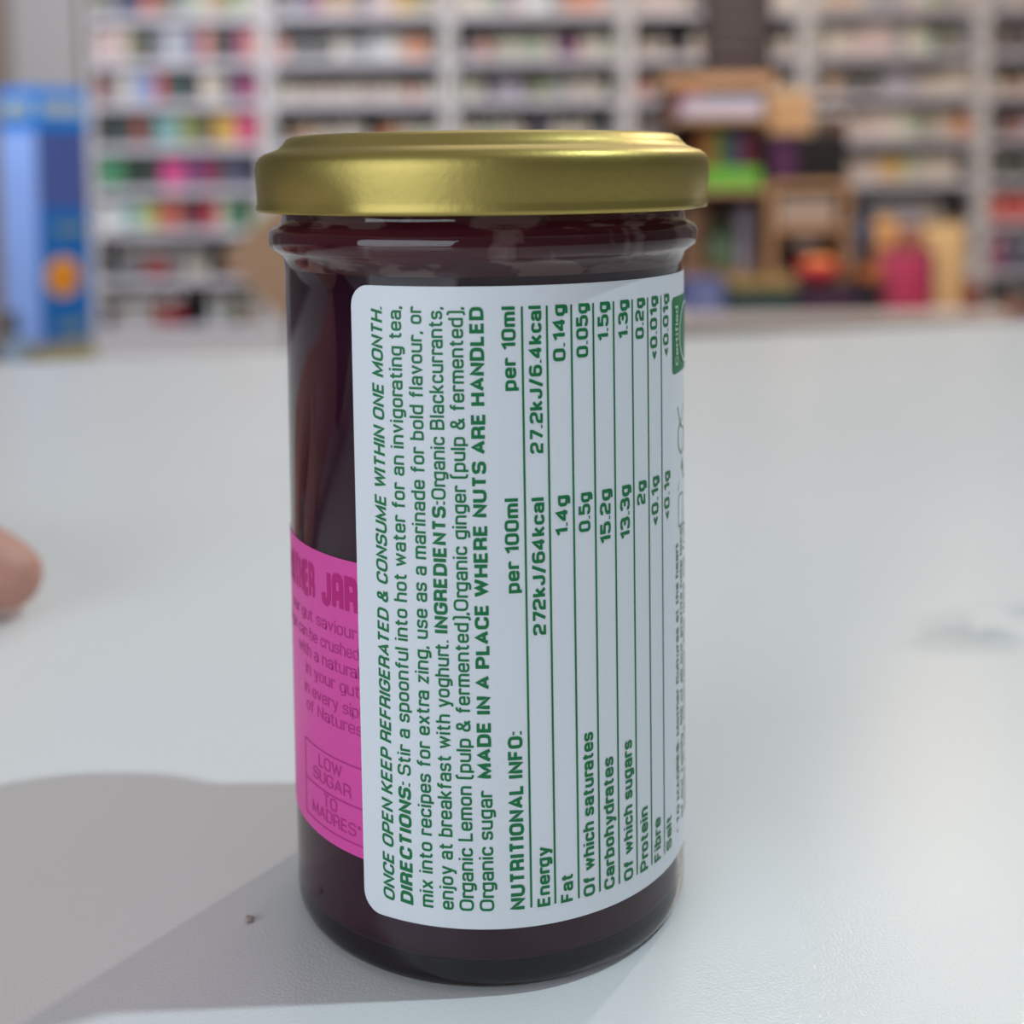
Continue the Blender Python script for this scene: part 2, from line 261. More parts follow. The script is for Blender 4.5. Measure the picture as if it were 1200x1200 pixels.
# ---- stroke lettering: square rounded grotesque, points are (x, y[, corner radius]) on stroke centre lines
q = .30; k_ = .22
G = {
'A': (.70, [(0, [(0, 0), (.35, 1.0), (.70, 0)]), (0, [(.12, .30), (.58, .30)])]),
'Q': (.56, [(0, [(0, -.07), (0, 1, .2), (.56, 1, .2), (.56, -.07)]), (0, [(0, .36), (.56, .36)])]),
'B': (.62, [(1, [(0, 0), (.62, 0, q), (.62, .53, .18), (0, .53)]), (0, [(0, .53), (0, 1), (.58, 1, .22), (.58, .53, .22), (.3, .53)])]),
'C': (.62, [(0, [(.62, .32), (.62, 0, q), (0, 0, q), (0, 1, q), (.62, 1, q), (.62, .70)])]),
'D': (.66, [(1, [(0, 0), (.66, 0, .36), (.66, 1, .36), (0, 1)])]),
'E': (.54, [(0, [(.56, 0), (0, 0), (0, 1), (.54, 1)]), (0, [(0, .52), (.50, .52)])]),
'F': (.52, [(0, [(0, -.07), (0, 1), (.54, 1)]), (0, [(0, .50), (.48, .50)])]),
'G': (.66, [(0, [(.66, .72), (.66, 1, q), (0, 1, q), (0, 0, q), (.66, 0, q), (.66, .48), (.36, .48)])]),
'H': (.66, [(0, [(0, -.07), (0, 1.07)]), (0, [(.66, -.07), (.66, 1.07)]), (0, [(0, .52), (.66, .52)])]),
'I': (.0, [(0, [(0, -.07), (0, 1.07)])]),
'J': (.48, [(0, [(0, .30), (0, 0, .26), (.48, 0, .26), (.48, 1.07)])]),
'K': (.62, [(0, [(0, -.07), (0, 1.07)]), (0, [(.60, 1.05), (.18, .52), (.64, -.05)]), (0, [(0, .52), (.2, .52)])]),
'L': (.50, [(0, [(0, 1.07), (0, 0), (.52, 0)])]),
'M': (.84, [(0, [(0, -.07), (0, 1), (.42, .06), (.84, 1), (.84, -.07)])]),
'N': (.66, [(0, [(0, -.07), (0, 1), (.66, 0), (.66, 1.07)])]),
'O': (.68, [(1, [(0, 0, q), (.68, 0, q), (.68, 1, q), (0, 1, q)])]),
'P': (.60, [(0, [(0, -.07), (0, 1), (.60, 1, .26), (.60, .42, .26), (0, .42)])]),
'R': (.62, [(0, [(0, -.07), (0, 1), (.60, 1, .26), (.60, .45, .26), (0, .45)]), (0, [(.40, .45), (.60, .40, .12), (.62, -.07)])]),
'S': (.62, [(0, [(0, .24), (0, 0, .26), (.62, 0, .26), (.62, .52, .24), (0, .52, .24), (0, 1, .26), (.60, 1, .26), (.60, .78)])]),
'T': (.62, [(0, [(0, 1), (.62, 1)]), (0, [(.31, -.07), (.31, 1)])]),
'U': (.66, [(0, [(0, 1.07), (0, 0, q), (.66, 0, q), (.66, 1.07)])]),
'W': (1.02, [(0, [(0, 1.07), (.26, 0), (.51, .98), (.76, 0), (1.02, 1.07)])]),
'a': (.50, [(0, [(.04, .52), (.04, .72, .16), (.50, .72, .2), (.50, -.05)]), (1, [(0, 0, .18), (.50, 0), (.50, .38), (0, .38, .18)])]),
'b': (.50, [(1, [(0, 0), (.50, 0, k_), (.50, .72, k_), (0, .72)]), (0, [(0, .5), (0, 1.07)])]),
'c': (.46, [(0, [(.46, .22), (.46, 0, k_), (0, 0, k_), (0, .72, k_), (.46, .72, k_), (.46, .52)])]),
'd': (.50, [(1, [(0, 0, k_), (.50, 0), (.50, .72), (0, .72, k_)]), (0, [(.50, .5), (.50, 1.07)])]),
'e': (.50, [(0, [(.49, .18), (.49, 0, .2), (0, 0, k_), (0, .72, k_), (.50, .72, k_), (.50, .36), (0, .36)])]),
'f': (.32, [(0, [(.12, -.07), (.12, 1.0, .2), (.36, 1.0)]), (0, [(-.04, .72), (.34, .72)])]),
'g': (.50, [(1, [(0, 0, k_), (.50, 0), (.50, .72), (0, .72, k_)]), (0, [(.50, .3), (.50, -.26, .2), (.04, -.26)])]),
'h': (.50, [(0, [(0, -.07), (0, 1.07)]), (0, [(0, .72), (.50, .72, k_), (.50, -.07)])]),
'i': (.0, [(0, [(0, -.07), (0, .79)]), (0, [(0, .93), (0, 1.07)])]),
'j': (.06, [(0, [(-.14, -.26), (.06, -.26, .14), (.06, .79)]), (0, [(.06, .93), (.06, 1.07)])]),
'k': (.46, [(0, [(0, -.07), (0, 1.07)]), (0, [(.44, .77), (.14, .38), (.48, -.05)]), (0, [(0, .38), (.16, .38)])]),
'l': (.0, [(0, [(0, -.07), (0, 1.07)])]),
'm': (.80, [(0, [(0, -.07), (0, .79)]), (0, [(0, .72), (.40, .72, .2), (.40, -.07)]), (0, [(.3, .72), (.80, .72, .2), (.80, -.07)])]),
'n': (.50, [(0, [(0, -.07), (0, .79)]), (0, [(0, .72), (.50, .72, k_), (.50, -.07)])]),
'o': (.50, [(1, [(0, 0, k_), (.50, 0, k_), (.50, .72, k_), (0, .72, k_)])]),
'p': (.50, [(1, [(0, 0), (.50, 0, k_), (.50, .72, k_), (0, .72)]), (0, [(0, .3), (0, -.30)])]),
'r': (.28, [(0, [(0, -.07), (0, .79)]), (0, [(0, .62), (.02, .72, .05), (.32, .72, .14), (.32, .60)])]),
's': (.46, [(0, [(0, .18), (0, 0, .2), (.46, 0, .2), (.46, .37, .18), (0, .37, .18), (0, .72, .2), (.45, .72, .2), (.45, .55)])]),
't': (.30, [(0, [(.10, .98), (.10, 0, .18), (.34, 0)]), (0, [(-.06, .72), (.32, .72)])]),
'u': (.50, [(0, [(0, .79), (0, 0, k_), (.50, 0)]), (0, [(.50, .79), (.50, -.07)])]),
'v': (.50, [(0, [(0, .79), (.25, .0), (.50, .79)])]),
'w': (.80, [(0, [(0, .79), (.20, .0), (.40, .74), (.60, .0), (.80, .79)])]),
'x': (.50, [(0, [(0, .77), (.50, -.05)]), (0, [(.50, .77), (0, -.05)])]),
'y': (.50, [(0, [(0, .79), (.26, .02)]), (0, [(.52, .79), (.22, -.28), (.04, -.28)])]),
'z': (.46, [(0, [(0, .72), (.46, .72), (0, 0), (.46, 0)])]),
'0': (.58, [(1, [(0, 0, .24), (.58, 0, .24), (.58, 1, .24), (0, 1, .24)])]),
'1': (.30, [(0, [(0, .76), (.30, 1.0), (.30, -.07)])]),
'2': (.56, [(0, [(0, .76), (0, 1, .24), (.56, 1, .24), (.56, .50, .2), (0, .40, .2), (0, 0), (.58, 0)])]),
'3': (.56, [(0, [(0, .80), (0, 1, .22), (.55, 1, .22), (.55, .54, .18), (.16, .54)]), (0, [(.3, .54), (.58, .54, .2), (.58, 0, .22), (0, 0, .22), (0, .22)])]),
'4': (.62, [(0, [(.62, .22), (0, .22), (0, .34), (.44, 1.0), (.44, -.07)])]),
'5': (.56, [(0, [(.54, 1), (.02, 1), (.02, .60), (.56, .62, .22), (.56, 0, .22), (0, 0, .22), (0, .22)])]),
'6': (.58, [(0, [(.54, .84), (.54, 1, .2), (0, 1, .26), (0, 0, .24), (.58, 0, .24), (.58, .58, .22), (0, .58)])]),
'7': (.52, [(0, [(0, 1), (.54, 1), (.54, .86), (.16, -.07)])]),
'&': (.66, [(0, [(.70, -.04), (.12, .70), (.12, 1, .2), (.46, 1, .2), (.46, .62, .14), (0, .46, .2), (0, 0, .24), (.52, 0, .24), (.62, .42)])]),
'.': (.0, [(0, [(0, -.07), (0, .06)])]),
',': (.0, [(0, [(.02, .06), (-.05, -.20)])]),
':': (.0, [(0, [(0, -.07), (0, .08)]), (0, [(0, .56), (0, .71)])]),
'(': (.20, [(0, [(.24, 1.12), (0, 1.08, .16), (0, -.16, .16), (.24, -.2)])]),
')': (.20, [(0, [(0, 1.12), (.22, 1.08, .16), (.22, -.16, .16), (0, -.2)])]),
'/': (.40, [(0, [(0, -.16), (.40, 1.12)])]),
'<': (.42, [(0, [(.42, .70), (0, .40), (.42, .10)])]),
'!': (.0, [(0, [(0, .24), (0, 1.07)]), (0, [(0, -.07), (0, .08)])]),
'*': (.24, [(0, [(0, .72), (.24, .96)]), (0, [(.24, .72), (0, .96)]), (0, [(.12, .66), (.12, 1.02)])]),
'%': (.7, [(0, [(0, -.05), (.7, 1.05)]), (1, [(0, .7), (.2, .7), (.2, 1), (0, 1)]), (1, [(.5, 0), (.7, 0), (.7, .3), (.5, .3)])]),
}
def smoothpath(pts, closed):
    out = []; n = len(pts)
    for i, p in enumerate(pts):
        P = Vector(p[:2]); r = p[2] if len(p) > 2 else 0
        if r and (closed or 0 < i < n - 1):
            A = Vector(pts[i - 1][:2]); B = Vector(pts[(i + 1) % n][:2])
            da, db = (A - P), (B - P); ra = min(r, da.length * .5); rb = min(r, db.length * .5)
            a = P + da.normalized() * ra; c = P + db.normalized() * rb
            for t in (0, .25, .5, .75, 1): out.append(a * (1 - t) ** 2 + P * (2 * t * (1 - t)) * 1.0 + c * t * t)
        else: out.append(P)
    res = [out[0]]
    for v in out[1:]:
        if (v - res[-1]).length > 1e-4: res.append(v)
    return res
def ribbon(bm, pts, closed, w, f):
    n = len(pts); Ls, Rs = [], []
    for i in range(n):
        p = pts[i]
        a = pts[i - 1] if (i > 0 or closed) else None; c = pts[(i + 1) % n] if (i < n - 1 or closed) else None
        d1 = (p - a).normalized() if a is not None else None; d2 = (c - p).normalized() if c is not None else None
        if d1 is None: d1 = d2
        if d2 is None: d2 = d1
        n1 = Vector((-d1.y, d1.x)); n2 = Vector((-d2.y, d2.x)); nn = n1 + n2
        if nn.length < 1e-4: nn = n1
        nn.normalize(); sc = min(1.55, 1 / max(.2, nn.dot(n1)))
        Ls.append(bm.verts.new(f(p + nn * (w / 2 * sc)))); Rs.append(bm.verts.new(f(p - nn * (w / 2 * sc))))
    for i in range(n if closed else n - 1):
        j = (i + 1) % n
        bm.faces.new((Ls[i], Ls[j], Rs[j], Rs[i]))
def layout(runs, gap=.11):
    """runs: [(text, weight)] -> glyph list with pen x and total width, cap height 1"""
    x = 0; gl_ = []; prev = ' '
    for text, w, *sh_ in runs:
        for ch in text:
            if ch == ' ': prev = ' '; x += .40; continue
            wd, paths = G[ch]
            if prev + ch in ('AT', 'TA', 'LA', 'PA', 'FA', 'ro', 'rg', 'ra', 'rt', 'WI'): x -= .10
            prev = ch
            gl_.append((x + w / 2, w, paths, sh_[0] if sh_ else None)); x += wd + w + gap
    return gl_, x - gap
def text_line(name, runs, z0, z1, s_base, cap, m, parent, shear=0.0, off=0.00024, vertical=True, gap=.11):
    gl_, tot = layout(runs, gap); k = (z1 - z0) / tot
    bm = bmesh.new()
    for gx, w, paths, gs in gl_:
        sh = shear if gs is None else gs
        for closed, pts in paths:
            def f(p, gx=gx, w=w, sh=sh):
                y = w / 2 + p.y * (1 - w); X = (gx + p.x + sh * (y - .5)) * k; Y = y * cap
                return wrap(s_base - Y, z0 + X, off) if vertical else wrap(z0 + X, s_base + Y, off)
            sp = smoothpath(pts, closed)
            fine = []
            for i in range(len(sp)):
                fine.append(sp[i])
                if not vertical or True:
                    nx = sp[(i + 1) % len(sp)] if (closed or i < len(sp) - 1) else None
                    if nx is not None and (nx - sp[i]).length > .3: fine.append((sp[i] + nx) / 2)
            ribbon(bm, fine, closed, w, f)
    me = bpy.data.meshes.new(name); bm.to_mesh(me); bm.free(); me.materials.append(m)
    return link(name, me, parent)
BD, MD, RG = .265, .235, .175
Z0, Z1 = 12.6, 98.2
text_line('text_line', [('ONCE OPEN KEEP REFRIGERATED & CONSUME WITHIN ONE MONTH.', .21)], Z0, Z1, -13.6, 1.95, m_green, white, shear=.22)
for runs, s in (
    ([('DIRECTIONS:', BD, .12), (' Stir a spoonful into hot water for an invigorating tea,', RG)], -10.65),
    ([('mix into recipes for extra zing, use as a marinade for bold flavour, or', RG)], -7.65),
    ([('enjoy at breakfast with yoghurt. ', RG), ('INGREDIENTS:', BD), ('Organic Blackcurrants,', RG)], -4.7),
    ([('Organic Lemon (pulp & fermented),Organic ginger (pulp & fermented),', RG)], -1.85),
    ([('Organic sugar ', RG), (' MADE IN A PLACE WHERE NUTS ARE HANDLED', BD)], 1.0)):
    text_line('text_line', runs, Z0, Z1, s, 2.12, m_green, white)
text_line('text_line', [('NUTRITIONAL INFO:', BD)], Z0, 38.4, 5.40, 2.25, m_green, white)
text_line('text_line', [('per 100ml', MD)], 58.1, 71.5, 5.35, 2.1, m_green, white)
text_line('text_line', [('per 10ml', MD)], 86.5, 98.2, 5.35, 2.1, m_green, white)
def rule(s, z0, z1, w, m, parent, vertical=True):
    bm = bmesh.new(); pr = None
    for i in range(25):
        t = i / 24; a = s + (0 if True else 0)
        if vertical: A, B = wrap(s - w / 2, z0 + (z1 - z0) * t, .00022), wrap(s + w / 2, z0 + (z1 - z0) * t, .00022)
        else: A, B = wrap(z0 + (z1 - z0) * t, s - w / 2, .00014), wrap(z0 + (z1 - z0) * t, s + w / 2, .00014)
        cur = (bm.verts.new(A), bm.verts.new(B))
        if pr: bm.faces.new((pr[0], pr[1], cur[1], cur[0]))
        pr = cur
    me = bpy.data.meshes.new('table_rule'); bm.to_mesh(me); bm.free(); me.materials.append(m)
    return link('table_rule', me, parent)
for s in (6.2, 9.72, 13.35, 16.85, 20.4, 24.1, 27.65, 31.4): rule(s, 12.7, 98.15, .30, m_green, white)
rows = [('Energy', 21.3, '272kJ/64kcal', 51.9, '27.2kJ/6.4kcal', 77.6, 9.02), ('Fat', 16.7, '1.4g', 65.6, '0.14g', 90.3, 12.5),
        ('Of which saturates', 36.7, '0.5g', 65.8, '0.05g', 90.6, 16.05), ('Carbohydrates', 32.2, '15.2g', 63.5, '1.5g', 92.6, 19.55),
        ('Of which sugars', 33.6, '13.3g', 63.5, '1.3g', 92.6, 23.25), ('Protein', 22.3, '2g', 67.9, '0.2g', 92.3, 26.75),
        ('Fibre', 19.2, '<0.1g', 64.1, '<0.01g', 88.9, 30.25), ('Salt', 17.9, '<0.1g', 64.1, '<0.01g', 88.9, 34.0)]
for a, za, b_, zb, c_, zc, s in rows:
    text_line('text_line', [(a, MD)], 12.6, za, s, 2.0, m_green, white)
    text_line('text_line', [(b_, MD + .01)], zb, 71.4, s - .02, 2.0, m_green, white)
    text_line('text_line', [(c_, MD + .01)], zc, 98.2, s - .04, 2.0, m_green, white)
text_line('text_line', [('* TO MADRES: Mother Cultures at the heart', MD)], 13.4, 59.3, 37.9, 1.45, m_green, white)
text_line('text_line', [('of our family. 5% of all our profits help local', MD)], 14.5, 61.5, 40.5, 1.45, m_green, white)
text_line('text_line', [('people in the mountains who grow our fruit', MD)], 14.5, 61.5, 43.1, 1.45, m_green, white)
# certification badge, bow mark, arrow mark
badge = obj('badge', sheet(35.4, 49.0, 85.6, 97.4, .9, .00019, 24, .00003), m_green, white)
text_line('text_line', [('Certified', RG)], 86.9, 96.0, 38.0, 1.5, m_mint, white, off=.00034)
bm = bmesh.new(); pts = [Vector((43.5 + 4.6 * math.cos(2 * PI * i / 40), 91.5 + 4.6 * math.sin(2 * PI * i / 40))) for i in range(40)]
ribbon(bm, pts, True, .45, lambda p: wrap(p.x, p.y, .00034)); obj('badge_ring', bm, m_mint, white)
bm = bmesh.new()
pts = smoothpath([(38.0, 80.3), (39.6, 77.6), (38.3, 76.6, .5), (38.4, 74.0, .6), (40.2, 72.6, .5), (42.6, 73.4, .8), (42.6, 76.2, .6), (39.8, 77.2), (42.8, 80.0)], False)
ribbon(bm, pts, False, .32, lambda p: wrap(p.x, p.y, .00022)); obj('loop_mark', bm, m_green, white)
bm = bmesh.new(); v = [bm.verts.new(wrap(a, b_, .00022)) for a, b_ in ((37.9, 67.2), (42.6, 68.4), (41.2, 72.0))]; bm.faces.new(v); obj('arrow_mark', bm, m_green, white)
bm = bmesh.new(); ribbon(bm, smoothpath([(38.3, 61.4, .8), (38.3, 66.4, .8), (41.6, 66.4, .8), (41.6, 61.4, .8)], True), True, .22, lambda p: wrap(p.x, p.y, .00022)); obj('pill_outline', bm, m_green, white)

# pink label printing (upright letters)
def ptext(t, s0, s1, z, cap, w, m, gap=.11):
    return text_line('text_line', [(t, w)], s0, s1, z, cap, m, pink, off=.00014, vertical=False, gap=gap)
ptext('MOTHER', -42.0, -29.2, 52.8, 6.1, .32, m_magenta, gap=.10)
ptext('JQR', -27.1, -19.0, 52.8, 6.1, .32, m_magenta, gap=.10)
for t, s0, s1, z in (('our gut saviour', -39.5, -19.45, 49.5), ('ginger can be crushed', -43.5, -19.1, 46.55), ('with a natural', -36.0, -19.1, 43.8), ('in your gut,', -33.0, -18.6, 41.0), ('in every sip!', -33.6, -18.9, 37.95), ('of Natures', -33.0, -18.6, 35.4)):
    ptext(t, s0, s1, z, 1.9, .13, m_rose)
for z in (30.55, 24.55, 18.95): rule(z, -34.0, -17.6, .22, m_rose, pink, vertical=False)
bm = bmesh.new(); ribbon(bm, [Vector((-34, 18.9)), Vector((-34, 30.6))], False, .22, lambda p: wrap(p.x, p.y, .00014)); obj('panel_rule', bm, m_rose, pink)
ptext('LOW', -29.2, -23.2, 27.85, 2.0, .15, m_rose); ptext('SUGAR', -31.0, -21.3, 25.5, 2.0, .15, m_rose)
ptext('TO', -28.0, -24.5, 22.25, 2.0, .15, m_rose); ptext('MADRES*', -31.6, -19.4, 20.0, 2.0, .15, m_rose)

# crumb on the counter
bm = bmesh.new(); bmesh.ops.create_icosphere(bm, subdivisions=2, radius=.00075)
for v in bm.verts: v.co = v.co * (1 + .2 * math.sin(v.co.x * 9000 + v.co.z * 7000)); v.co.z *= .6
tag(obj('crumb', bm, mat('crumb', (178, 160, 150), 0.5, noise=.1), loc=(-.0378, -.0131, .0004), smooth=True), 'tiny pale crumb on the counter in the shadow left of the jar', 'crumb')

# ------------------------------------------------------------------ hand at the left edge
def skin_body(name, chains, m, parent=None, subs=2):
    """chains share vertices by name: chain = [(key, (x, y, z), radius), ...]"""
    verts, radii, edges, idx = [], [], [], {}
    for ch in chains:
        pv = None
        for key, co, r in ch:
            if key not in idx: idx[key] = len(verts); verts.append(co); radii.append(r)
            if pv is not None: edges.append((pv, idx[key]))
            pv = idx[key]
    me = bpy.data.meshes.new(name); me.from_pydata(verts, edges, [])
    o = link(name, me, parent); sk = o.modifiers.new('skin', 'SKIN'); sk.use_smooth_shade = True
    for i, r in enumerate(radii):
        v = me.skin_vertices[0].data[i]; v.radius = (r, r); v.use_root = (i == 0)
    s = o.modifiers.new('sub', 'SUBSURF'); s.levels = subs; s.render_levels = subs
    dg = bpy.context.evaluated_depsgraph_get(); me2 = bpy.data.meshes.new_from_object(o.evaluated_get(dg))
    o.modifiers.clear(); o.data = me2; me2.materials.clear(); me2.materials.append(m)
    for p in me2.polygons: p.use_smooth = True
    return o
m_skin = mat('skin', (196, 142, 126), 0.5, noise=.10, nscale=60, bump=.2, bscale=500)
m_skin.node_tree.nodes['Principled BSDF'].inputs['Subsurface Weight'].default_value = 0.12
m_skin.node_tree.nodes['Principled BSDF'].inputs['Subsurface Radius'].default_value = (0.006, 0.002, 0.001)
person = empty('person', (-.2375, .088, 0), 'person reaching in from the left, only a fingertip on the counter in view', 'person')
off = Vector((.25, -.1, 0))
def P(x, y, z): return tuple(Vector((x, y, z)) + off)
ch = [
 [('w', P(-.290, .060, .034), .025), ('p', P(-.250, .090, .033), .026), ('k', P(-.222, .115, .033), .024)],
 [('k', 0, 0), ('i0', P(-.198, .128, .031), .0125), ('i1', P(-.176, .136, .027), .0118), ('i2', P(-.158, .139, .0185), .0118), ('i3', P(-.146, .1385, .0120), .0112), ('i4', P(-.1335, .137, .0076), .0078)],
 [('k', 0, 0), ('m0', P(-.206, .146, .034), .0125), ('m1', P(-.186, .160, .031), .0115), ('m2', P(-.172, .163, .020), .0105), ('m3', P(-.166, .161, .0095), .0085)],
 [('k', 0, 0), ('r0', P(-.222, .158, .032), .012), ('r1', P(-.206, .178, .029), .011), ('r2', P(-.194, .182, .019), .010), ('r3', P(-.189, .179, .009), .008)],
 [('p', 0, 0), ('l0', P(-.250, .150, .028), .011), ('l1', P(-.234, .178, .026), .0095), ('l2', P(-.222, .190, .018), .0085), ('l3', P(-.215, .190, .0085), .0070)],
 [('p', 0, 0), ('t0', P(-.225, .078, .028), .014), ('t1', P(-.200, .082, .020), .0125), ('t2', P(-.180, .092, .014), .0115), ('t3', P(-.166, .098, .0105), .0085)],
 [('w', 0, 0), ('f1', P(-.330, .030, .040), .027), ('f2', P(-.42, -.040, .060), .034)],
]
keys = {}
fixed = []
for c in ch:
    cc = []
    for key, co, r in c:
        if key in keys: co, r = keys[key]
        else: keys[key] = (co, r)
        cc.append((key, co, r))
    fixed.append(cc)
hand = skin_body('body', fixed, m_skin, person)
m_nail = mat('fingernail', (214, 170, 158), 0.3)
def nail(x, y, z, rz, ry):
    bm = bmesh.new(); bmesh.ops.create_uvsphere(bm, u_segments=16, v_segments=8, radius=1)
    for v in bm.verts: v.co = Vector((v.co.x * .0058, v.co.y * .0050, v.co.z * .0016))
    bmesh.ops.transform(bm, matrix=Matrix.Translation(P(x, y, z)) @ Matrix.Rotation(rz, 4, 'Z') @ Matrix.Rotation(ry, 4, 'Y'), verts=bm.verts)
    obj('fingernail', bm, m_nail, person, smooth=True)
nail(-.1415, .1395, .0172, 0, .45)
slv = skin_body('sleeve', [[('a', P(-.350, .014, .045), .041), ('b', P(-.42, -.040, .060), .046), ('c', P(-.56, -.15, .10), .055)]], mat('dark_sleeve', (48, 50, 60), .9, noise=.2, nscale=80), person)

# ------------------------------------------------------------------ shelving along the back wall
m_unit = mat('white_shelving', (190, 186, 184), 0.45, noise=.03)
m_rail = mat('price_rail', (196, 192, 198), 0.4, noise=.03)
m_back = mat('shelf_back', (92, 88, 92), 0.7, noise=.05)
LV = [1.19, .965, .72, .495, .26, .025, -.205, -.47, -.74]
BX = [(-2.30, -1.35), (-1.31, -.35), (-.31, .62), (.66, 1.61), (1.65, 2.57), (2.61, 3.55)]
BN = ['leftmost', 'second', 'third', 'fourth', 'fifth', 'rightmost']
BL = ['leftmost white shelving bay packed with bright upright packs beside the beige wall', 'second white shelving bay from the left, rising behind the left of the gold lid',
      'third white shelving bay from the left, directly behind the gold lid', 'fourth white shelving bay, standing behind the chalkboard and wooden rack',
      'fifth white shelving bay, directly behind the magenta bags on the display table', 'rightmost white shelving bay, cut off by the right edge of the photo']
YF = 6.80
for (x0, x1), nm, lb in zip(BX, BN, BL):
    u = empty('shelving_bay', ((x0 + x1) / 2, YF + .2, -.953), lb, 'shelving')
    ox, oy, oz = u.location
    def ub(name, a, b_, c, d, e, f, m, bev=.002, par=u, ox=ox, oy=oy, oz=oz):
        return obj(name, box(a - ox, b_ - ox, c - oy, d - oy, e - oz, f - oz, bev=bev), m, par)
    ub('side_panel', x0 - .018, x0 + .022, YF - .005, YF + .38, -.953, 1.55, m_unit)
    ub('side_panel', x1 - .022, x1 + .018, YF - .005, YF + .38, -.953, 1.55, m_unit)
    ub('back_panel', x0 + .022, x1 - .022, YF + .36, YF + .38, -.953, 1.55, m_back, 0)
    ub('plinth', x0 + .022, x1 - .022, YF, YF + .03, -.953, -.775, m_unit)
    for z in LV:
        ub('shelf', x0 + .022, x1 - .022, YF + .005, YF + .36, z - .005, z + .02, m_unit, 0)
        ub('price_rail', x0 + .022, x1 - .022, YF - .008, YF + .005, z - .020, z + .024, m_rail, .002)

COL = dict(n=('navy', (52, 58, 98)), c=('coral', (206, 112, 92)), o=('olive', (128, 124, 92)), b=('beige', (196, 178, 158)), t=('tan', (196, 156, 116)),
    k=('black', (20, 18, 20)), g=('grey', (140, 140, 146)), l=('light grey', (182, 184, 194)), p=('purple', (84, 62, 112)), s=('salmon', (226, 146, 124)),
    d=('dark brown', (62, 44, 42)), m=('maroon', (112, 42, 56)), r=('red', (196, 70, 64)), u=('light blue', (146, 164, 206)), T=('dark teal', (44, 76, 72)),
    w=('cream', (220, 208, 188)), S=('slate blue', (82, 88, 108)), M=('magenta', (156, 40, 100)), a=('aqua', (130, 178, 176)), G=('olive green', (134, 142, 70)),
    y=('mustard yellow', (218, 170, 62)), P=('hot pink', (222, 66, 136)), e=('green', (70, 146, 100)), f=('dark green', (34, 56, 36)), W=('white', (222, 224, 222)),
    Y=('yellow green', (186, 194, 92)), C=('crimson', (196, 26, 58)), O=('orange', (222, 122, 56)), x=('rust', (158, 80, 60)), L=('lilac', (176, 164, 188)),
    R=('bright red', (226, 62, 46)), i=('pale pink', (216, 186, 180)), h=('pale green', (178, 196, 162)), v=('dark grey', (60, 58, 64)))
# one letter per pack, '.' leaves a gap; rows from the shelf level upwards; (letters, height factor, kind)
STOCK = [
 [('ognncxoghbtGhb', .62, 'carton'), ('iibokgllpskdMs', .70, 'carton'), ('xgwuurTTdwbSMM', .66, 'carton'), ('dTvxvaaGGdyyPC', .68, 'carton'), ('eeffvPPpMmSnd', .68, 'carton'), ('WWahYrcmmCbefh', .62, 'carton'), ('vggrrgwwkxoG', .50, 'tub'), ('pwWWcrCk.WWowb', .55, 'tub')],
 [('dgpMtttniiyyGb', .64, 'carton'), ('skkkkwgglWbOOf', .52, 'carton'), ('wwbwiwwbiwwsww', .48, 'bottle'), ('kttwbwwkOtwhw', .50, 'bottle'), ('hbwgTwlbwgb', .5, 'carton'), ('wgbLwhbwgbw', .5, 'tub'), ('bwgvwbwgLb', .5, 'carton'), ('gwbwvgwb', .5, 'tub')],
 [('wwhgiWWgOOsb', .62, 'carton'), ('vichwhhwpMwwh', .52, 'bottle'), ('hwvLLgGhgwbwf', .54, 'bottle'), ('wwhwwvSwwwvg', .50, 'bottle'), ('bwhgwLwbgw', .5, 'carton'), ('gwwhbgwvwb', .5, 'tub'), ('wbgwLwbhwg', .5, 'carton'), ('bwgwvbwg', .5, 'tub')],
 [('bibkgbibw', .60, 'carton'), ('bbkbwgbwb', .50, 'bottle'), ('skWgvbwgb', .5, 'bottle'), ('dvidbwgb', .5, 'carton'), ('bwgvbwib', .5, 'tub'), ('gbwibgwb', .5, 'carton'), ('bwgbvwbi', .5, 'tub'), ('wbgibwbg', .5, 'carton')],
 [('bttbgggihGgb', .62, 'carton'), ('owbiiigwhfoS', .60, 'carton'), ('ktkkkgLgbbwb', .56, 'carton'), ('gsibiwwhobtO', .58, 'carton'), ('hbbbiyyhbwbv', .54, 'carton'), ('wbidilLlibdd', .46, 'tub'), ('bwibgbbwib', .5, 'carton'), ('bibwgbib', .5, 'tub')],
 [('gbgl', .6, 'carton'), ('ddvd', .6, 'carton'), ('wtib', .5, 'bottle'), ('kxLb', .5, 'carton'), ('ffko', .6, 'carton'), ('RRRw', .62, 'carton'), ('MnSy', .7, 'carton'), ('fOxb', .5, 'tub')]]
ORD = ['first', 'second', 'third', 'fourth', 'fifth', 'sixth', 'seventh', 'eighth', 'ninth', 'tenth', 'eleventh', 'twelfth', 'thirteenth', 'fourteenth']
SH = ['top', 'second', 'third', 'fourth', 'fifth', 'sixth', 'seventh', 'bottom']
ARTS = {}
def pack_mat(key):
    n_, rgb = COL[key]
    a_ = sum(rgb) / 3; rgb = tuple(int(v * .84 + a_ * .10) for v in rgb)
    return mat('pack_' + n_.replace(' ', '_'), rgb, .45, noise=.10, nscale=14)
m_cap = mat('white_cap', (214, 210, 206), .4)
m_band = mat('pale_band', (206, 200, 196), .5)
